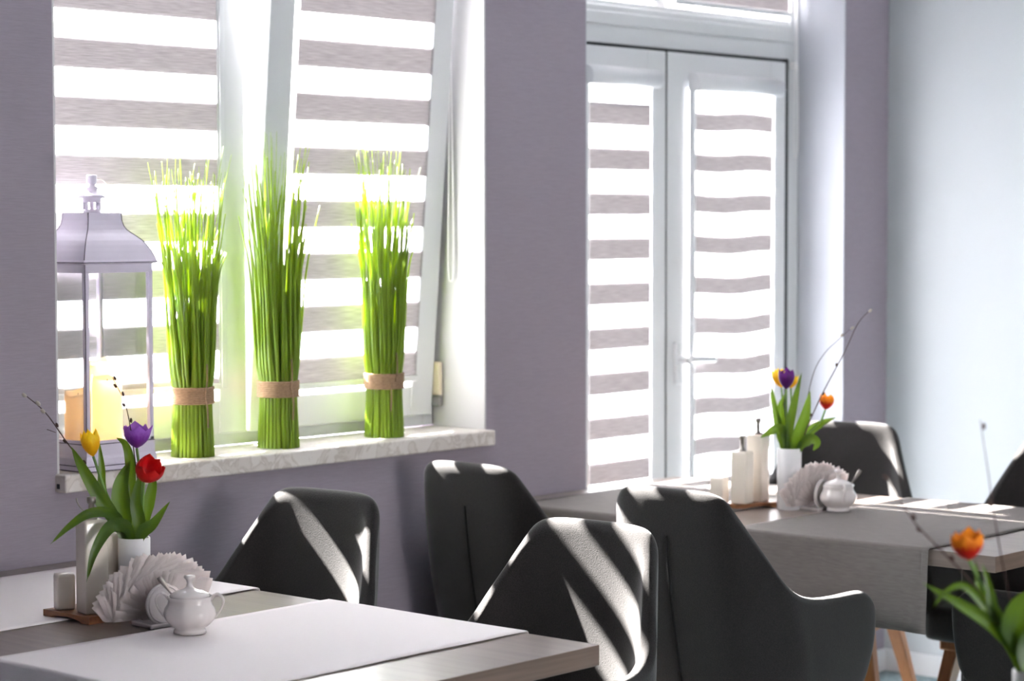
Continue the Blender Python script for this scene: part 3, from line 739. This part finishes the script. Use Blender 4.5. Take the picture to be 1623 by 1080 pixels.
# --- near table vase
def px(s, cx, cy): return lambda x, y, f=0.0: ((x-cx)*s, f, (cy-y)*s)
V1 = (2.704, 3.358, .7505); H1 = .150; vase(V1, .0305, H1, 'white cylinder vase with yellow, purple and red tulips on the near table')
O = Vector((V1[0], V1[1], V1[2]+H1)); q = px(.00119, 211, 852)
g1 = 'tulips in the near table vase'
tulip(O, [q(206, 900), q(196, 850, .01), q(165, 775, 0), q(148, 722, -.005)], .038, .053, .90, P_yellow, 'yellow tulip leaning left in the near vase',
      [([q(200, 890, -.01), q(190, 835, -.015), q(160, 785, -.02), q(134, 740, -.02), q(114, 706, -.01)], .029, .5), ([q(190, 840, 0), q(163, 780, 0), q(160, 740, .005), q(155, 697, .01)], .016, .5),
       ([q(205, 900, 0), q(203, 850, -.012), q(186, 810, -.05), q(158, 802, -.10), q(126, 822, -.105), q(95, 851, -.105)], .021, .5)], 3, droop=(-.15, -.05, 1), group=g1)
tulip(O, [q(212, 900), q(216, 850, .012), q(222, 780, .015), q(215, 710, .012)], .052, .047, 1.15, P_purple, 'open purple tulip at the top of the near vase',
      [([q(208, 890, .0), q(196, 820, -.006), q(192, 770, -.008), q(206, 728, .0)], .038, .4), ([q(214, 890, .015), q(206, 800, .015), q(204, 735, .015), q(196, 705, .02), q(180, 695, .03)], .020, .5)], 5, droop=(.05, -.1, 1), group=g1)
tulip(O, [q(218, 900), q(222, 850, 0), q(226, 800, -.006), q(229, 760, -.01)], .056, .053, .95, P_red, 'red tulip facing the camera in the near vase',
      [([q(218, 890, -.01), q(222, 830, -.015), q(217, 790, -.018), q(226, 742, -.016)], .025, .5), ([q(214, 890, -.01), q(226, 845, -.02), q(246, 828, -.02), q(271, 793, -.015)], .026, .45, .6),
       ([q(210, 900, -.008), q(209, 850, -.014), q(200, 826, -.05), q(184, 828, -.09), q(166, 862, -.12), q(154, 908, -.125)], .027, .5), ([q(222, 880, .01), q(232, 810, .01), q(240, 770, .01), q(241, 748, .012)], .022, .5)], 8, droop=(.42, -.55, .72), group=g1)
twig(O, [q(214, 905, .01), q(196, 840, .01), q(150, 760, 0), q(108, 700, -.01), q(74, 652, -.01), q(40, 624, 0)], .0019, [.34, .48, .60, .70, .80, .88, .99], 'long willow twig with furry catkins reaching left in front of the wall', side=[(q(88, 684), q(74, 679))])
twig(O, [q(222, 905, .01), q(224, 830, .012), q(212, 740, .02), q(206, 690, .02), q(196, 640, .02), q(176, 597, .02)], .0015, [.55, .68, .78, .86, .93, .99], 'thin willow twig standing up behind the purple tulip', white=False)

# --- far table vase
V2 = (4.832, 3.322, .7502); H2 = .160; vase(V2, .0315, H2, 'white cylinder vase with mixed tulips on the grey-runner table')
O = Vector((V2[0], V2[1], V2[2]+H2)); q = px(.001655, 1252, 710)
g2 = 'tulips in the far table vase'
tulip(O, [q(1250, 740), q(1250, 690), q(1247, 650), q(1246, 617, -.01)], .044, .054, .88, P_dpurple, 'deep purple tulip in front of a yellow one in the far vase',
      [([q(1246, 740), q(1241, 700), q(1231, 660), q(1222, 606)], .024, .5), ([q(1246, 740, -.01), q(1242, 690, -.015), q(1232, 678, -.03), q(1218, 683, -.035), q(1204, 692, -.035)], .028, .5),
       ([q(1250, 740, -.01), q(1249, 690, -.01), q(1258, 640, -.01), q(1270, 591, -.01)], .024, .5)], 2, droop=(0, -.05, 1), group=g2)
tulip(O, [q(1252, 740, .02), q(1250, 690, .02), q(1243, 640, .025), q(1241, 616, .03)], .048, .052, 1.0, P_yellow, 'yellow tulip behind the deep purple one in the far vase',
      [([q(1250, 740, .01), q(1243, 690, .01), q(1238, 650, .01), q(1247, 622, .012)], .024, .5)], 4, droop=(-.08, 0, 1), group=g2)
tulip(O, [q(1254, 740, .02), q(1256, 690, .02), q(1257, 650, .025), q(1256, 617, .03)], .034, .036, 1.0, P_yellow, 'small yellow tulip bud at the right of the deep purple tulip',
      [([q(1258, 740, 0), q(1262, 700, -.01), q(1275, 660, -.01), q(1284, 620, 0)], .034, .5)], 6, droop=(.1, 0, 1), group=g2)
tulip(O, [q(1256, 740, 0), q(1270, 700, .0), q(1298, 672, .0), q(1308, 650, 0)], .040, .042, 1.08, P_orange, 'orange and yellow tulip leaning right in the far vase',
      [([q(1260, 740, 0), q(1278, 692, 0), q(1300, 673, 0), q(1325, 662, 0)], .024, .45, .5), ([q(1256, 740, -.01), q(1268, 706, -.02), q(1282, 694, -.03), q(1292, 700, -.04), q(1286, 712, -.04)], .030, .4)], 9, droop=(.15, -.1, 1), group=g2)
twig(O, [q(1262, 745), q(1272, 695, -.02), q(1297, 633, -.02), q(1335, 560, -.02), q(1356, 515, -.02), q(1374, 494, -.02)], .0020, [.32, .42, .55, .99], 'straight willow twig rising right to the room corner from the far vase')
twig(O, [q(1260, 745, .02), q(1280, 640, .02), q(1292, 590, .02), q(1308, 562, .02), q(1326, 544, .02), q(1350, 522, .02)], .0014, [.88, .99], 'thin bent willow twig beside the longer one in the far vase')

# --- nearest vase, at the bottom right corner
V3 = (2.690, 1.450, .7505); H3 = .150; vase(V3, .0315, H3, 'white vase cut by the bottom right corner of the picture')
O = Vector((V3[0], V3[1], V3[2]+H3)); q = px(.000842, 1624, 1052)
g3 = 'tulips in the nearest vase'
tulip(O, [q(1622, 1110), q(1612, 1050, 0), q(1575, 985, 0), q(1535, 915, 0), q(1515, 876, 0)], .044, .040, 1.10, P_orange, 'blurred red and yellow tulip nearest the camera at bottom right',
      [([q(1616, 1110), q(1600, 1035, -.005), q(1560, 985, -.01), q(1500, 945, -.01), q(1440, 911, -.01)], .021, .5), ([q(1618, 1110), q(1590, 1030, .01), q(1560, 965, .01), q(1536, 930, .01), q(1528, 880, .012)], .019, .5),
       ([q(1620, 1110), q(1595, 1040, -.008), q(1555, 965, -.01), q(1545, 920, -.01), q(1534, 880, -.008)], .017, .4),
       ([q(1616, 1100, -.01), q(1580, 1010, -.01), q(1540, 950, -.01), q(1505, 916, -.01), q(1475, 925, -.012), q(1456, 950, -.012)], .012, .4)], 12, droop=(-.12, -.1, 1), group=g3)
tulip(O, [q(1628, 1110), q(1640, 1040), q(1690, 960), q(1700, 900)], .046, .048, 1.0, P_red, 'tulip just outside the right picture edge whose broad leaf folds into view',
      [([q(1626, 1110, -.01), q(1608, 1030, -.01), q(1596, 975, -.015), q(1612, 948, -.02), q(1650, 952, -.03), q(1668, 985, -.04)], .060, .5), ([q(1636, 1110, -.02), q(1622, 1045, -.025), q(1612, 1000, -.02), q(1640, 950, -.02)], .05, .4)], 13, group=g3)
twig(O, [q(1618, 1110), q(1600, 1030), q(1530, 925), q(1470, 860), q(1425, 812), q(1384, 742)], .0019, [.3, .55, .72, .8, .98], 'blurred willow twig reaching up left across the grey runner', white=False)
twig(O, [q(1620, 1110, .01), q(1602, 1020, .01), q(1572, 890, .01), q(1556, 800, .01), q(1545, 730, .01), q(1533, 655, .01)], .0013, [.62, .96], 'blurred upright willow twig against the white wall at right', white=False)

# --- sugar bowls
def sugar_bowl(loc, rz, label, spoon_dir=1, k=1.0):
    b_ = empty('sugar_bowl', loc, rz, label=label, cat='sugar bowl')
    bm = bmesh.new(); fl = lambda z, a: .022*math.cos(8*a)*max(0, min(1, (z-.004)/.02))*(1 if z < .062 else 0)
    pr = [(0, .003), (.022, .003), (.026, 0), (.030, .001), (.029, .006), (.027, .009), (.036, .016), (.045, .026), (.0475, .035), (.045, .045), (.040, .053), (.0385, .060), (.041, .067), (.0395, .0675), (.036, .060), (.038, .045), (.036, .025), (.02, .014), (0, .012)]
    lathe(bm, pr, 64, wav=fl); obj('bowl_body', bm, M_porc, b_)
    for sx in (-1, 1):
        bm = bmesh.new(); P = bez([(sx*.038, 0, .061), (sx*.047, 0, .070), (sx*.058, 0, .068), (sx*.062, 0, .058), (sx*.057, 0, .044), (sx*.050, 0, .034), (sx*.046, 0, .030)], 7)
        tube(bm, P, lambda t: .0034-.0012*math.sin(math.pi*t), 10); blob(bm, (sx*.0505, 0, .0715), .0036, (1.3, .8, .8)); obj('handle', bm, M_porc, b_)
    bm = bmesh.new(); lathe(bm, [(0, .066), (.036, .066), (.0365, .069), (.034, .072), (.024, .077), (.012, .080), (.0065, .084), (.0045, .091), (.0065, .097), (.0105, .101), (.0095, .105), (0, .106)], 40)
    obj('lid', bm, M_porc, b_)
    return b_
def spoon(loc, pts, label, up_end=True):
    s = empty('teaspoon', loc, label=label, cat='spoon'); bm = bmesh.new()
    P = bez(pts, 8); N = len(P)
    # flat tapered handle
    R_ = []
    d0 = VF.cross(Vector(pts[-1])-Vector(pts[0])).normalized()
    for i, p in enumerate(P):
        t = i/(N-1); h = .0018+.0040*max(0, (t-.35)/.65)**1.2*(1 if t < .93 else .7); T = (P[min(i+1, N-1)]-P[max(i-1, 0)]).normalized(); s_ = T.cross(VF).normalized(); n_ = T.cross(s_)
        R_.append([bm.verts.new(p+s_*h+n_*.0006), bm.verts.new(p-s_*h+n_*.0006), bm.verts.new(p-s_*h-n_*.0006), bm.verts.new(p+s_*h-n_*.0006)])
    for A, B in zip(R_, R_[1:]):
        for k in range(4): f = bm.faces.new((A[k], A[(k+1) % 4], B[(k+1) % 4], B[k])); f.smooth = k % 2 == 0
    bm.faces.new(R_[0]); bm.faces.new(R_[-1]); blob(bm, Vector(pts[0])+Vector((0, 0, -.006)), .010, (.8, .8, .35), seg=12)
    obj('spoon_handle', bm, M_steel, s); return s
B1 = (2.640, 3.122, .7545)
sugar_bowl(B1, -math.pi/2+YAW+math.radians(-4), 'white porcelain sugar bowl with two handles and knob lid on the near table')
c0 = Vector(B1); tag(spoon(B1, [VR*-.022+VU*.058, VR*-.030+VU*.068, VR*-.042+VU*.084, VR*-.056+VU*.102], 'steel teaspoon sticking out left of the near sugar bowl'), group=None)
B2 = (4.862, 3.190, .7545)
sugar_bowl(B2, YAW+math.radians(8), 'white porcelain sugar bowl with handle towards the camera on the far table')
spoon(B2, [VR*.022+VU*.058, VR*.032+VU*.069, VR*.044+VU*.085, VR*.056+VU*.105], 'teaspoon sticking out right of the far sugar bowl')

# --- napkin holders
def napkins(loc, ang, label_h, label_n, group, n=36, R_=.100, spread=(-80, 58), seed=1):
    """loc = middle of the holder on the table; ang = heading of the fan's axis (the direction the discs face)"""
    h = empty('napkin_holder', loc, ang, label=label_h, cat='napkin holder')
    for sy in (-1, 1):
        bm = bmesh.new(); y_ = sy*.0225
        ringv = []
        nn = 40
        for yy, rr in ((y_-.003, .037), (y_-.0015, .039), (y_+.0015, .039), (y_+.003, .037)):
            ringv.append([bm.verts.new((rr*math.cos(2*math.pi*k/nn), yy, .043+rr*math.sin(2*math.pi*k/nn))) for k in range(nn)])
        for A, B in zip(ringv, ringv[1:]):
            for k in range(nn): f = bm.faces.new((A[k], A[(k+1) % nn], B[(k+1) % nn], B[k])); f.smooth = True
        bm.faces.new(ringv[0]); bm.faces.new(ringv[-1])
        # scrolled rim on the outer face
        P = [(.0335*math.cos(a), y_+sy*.0035, .043+.0335*math.sin(a)) for a in [2*math.pi*k/32 for k in range(33)]]; tube(bm, P, .0022, 8, cap=False)
        obj('holder_disc', bm, M_porc, h, smooth=False)
    bm = bmesh.new(); box(bm, -.036, .036, -.034, .034, .0, .009, bev=.003); obj('holder_base', bm, M_porc, h)
    rnd = random.Random(seed)
    c, s = math.cos(ang), math.sin(ang); AX = Vector((-s, c, 0)); TX = Vector((c, s, 0))
    for k in range(n):
        t = k/(n-1); a = math.radians(spread[0]+(spread[1]-spread[0])*t+rnd.uniform(-2, 2)); off = (.016-.032*t)
        bm = bmesh.new(); side = R_*.82*(1+rnd.uniform(-.03, .03)); piv = Vector((0, 0, .022))
        NU = 8; G = []
        ca, sa = math.cos(a), math.sin(a)
        for i in range(NU+1):
            row = []
            for j in range(NU+1):
                u, v = i/NU*side, j/NU*side
                X = (u-v)*.7071; Z = (u+v)*.7071
                Xr = X*ca+Z*sa; Zr = -X*sa+Z*ca
                d_ = math.hypot(X, Z)/R_; pl = .0045*d_*math.sin(X*110+k*1.9)*.6+.040*(d_**1.6)*(.5-t)
                z_ = Zr+.022
                if z_ < .0125: z_ = .0125+(z_-.0125)*.02
                row.append(bm.verts.new(TX*Xr+AX*(off+pl)+Vector((0, 0, z_))))
            G.append(row)
        for A, B in zip(G, G[1:]):
            for j in range(NU): f = bm.faces.new((A[j], A[j+1], B[j+1], B[j])); f.smooth = True
        o = obj('paper_napkin', bm, M_paper, recalc=False); so = o.modifiers.new('solid', 'SOLIDIFY'); so.thickness = .0007
        o.location = loc; tag(o, label_n, 'napkin', group)
napkins((2.664, 3.243, .7505), -math.pi/2+YAW+math.radians(42), 'white porcelain napkin holder behind the near sugar bowl', 'white paper napkin in the fan on the near table', 'fanned paper napkins on the near table', seed=3)
napkins((4.868, 3.262, .7505), -math.pi/2+YAW+math.radians(45), 'white porcelain napkin holder beside the far vase', 'white paper napkin in the fan on the far table', 'fanned paper napkins on the far table', n=36, R_=.090, spread=(-78, 50), seed=5)
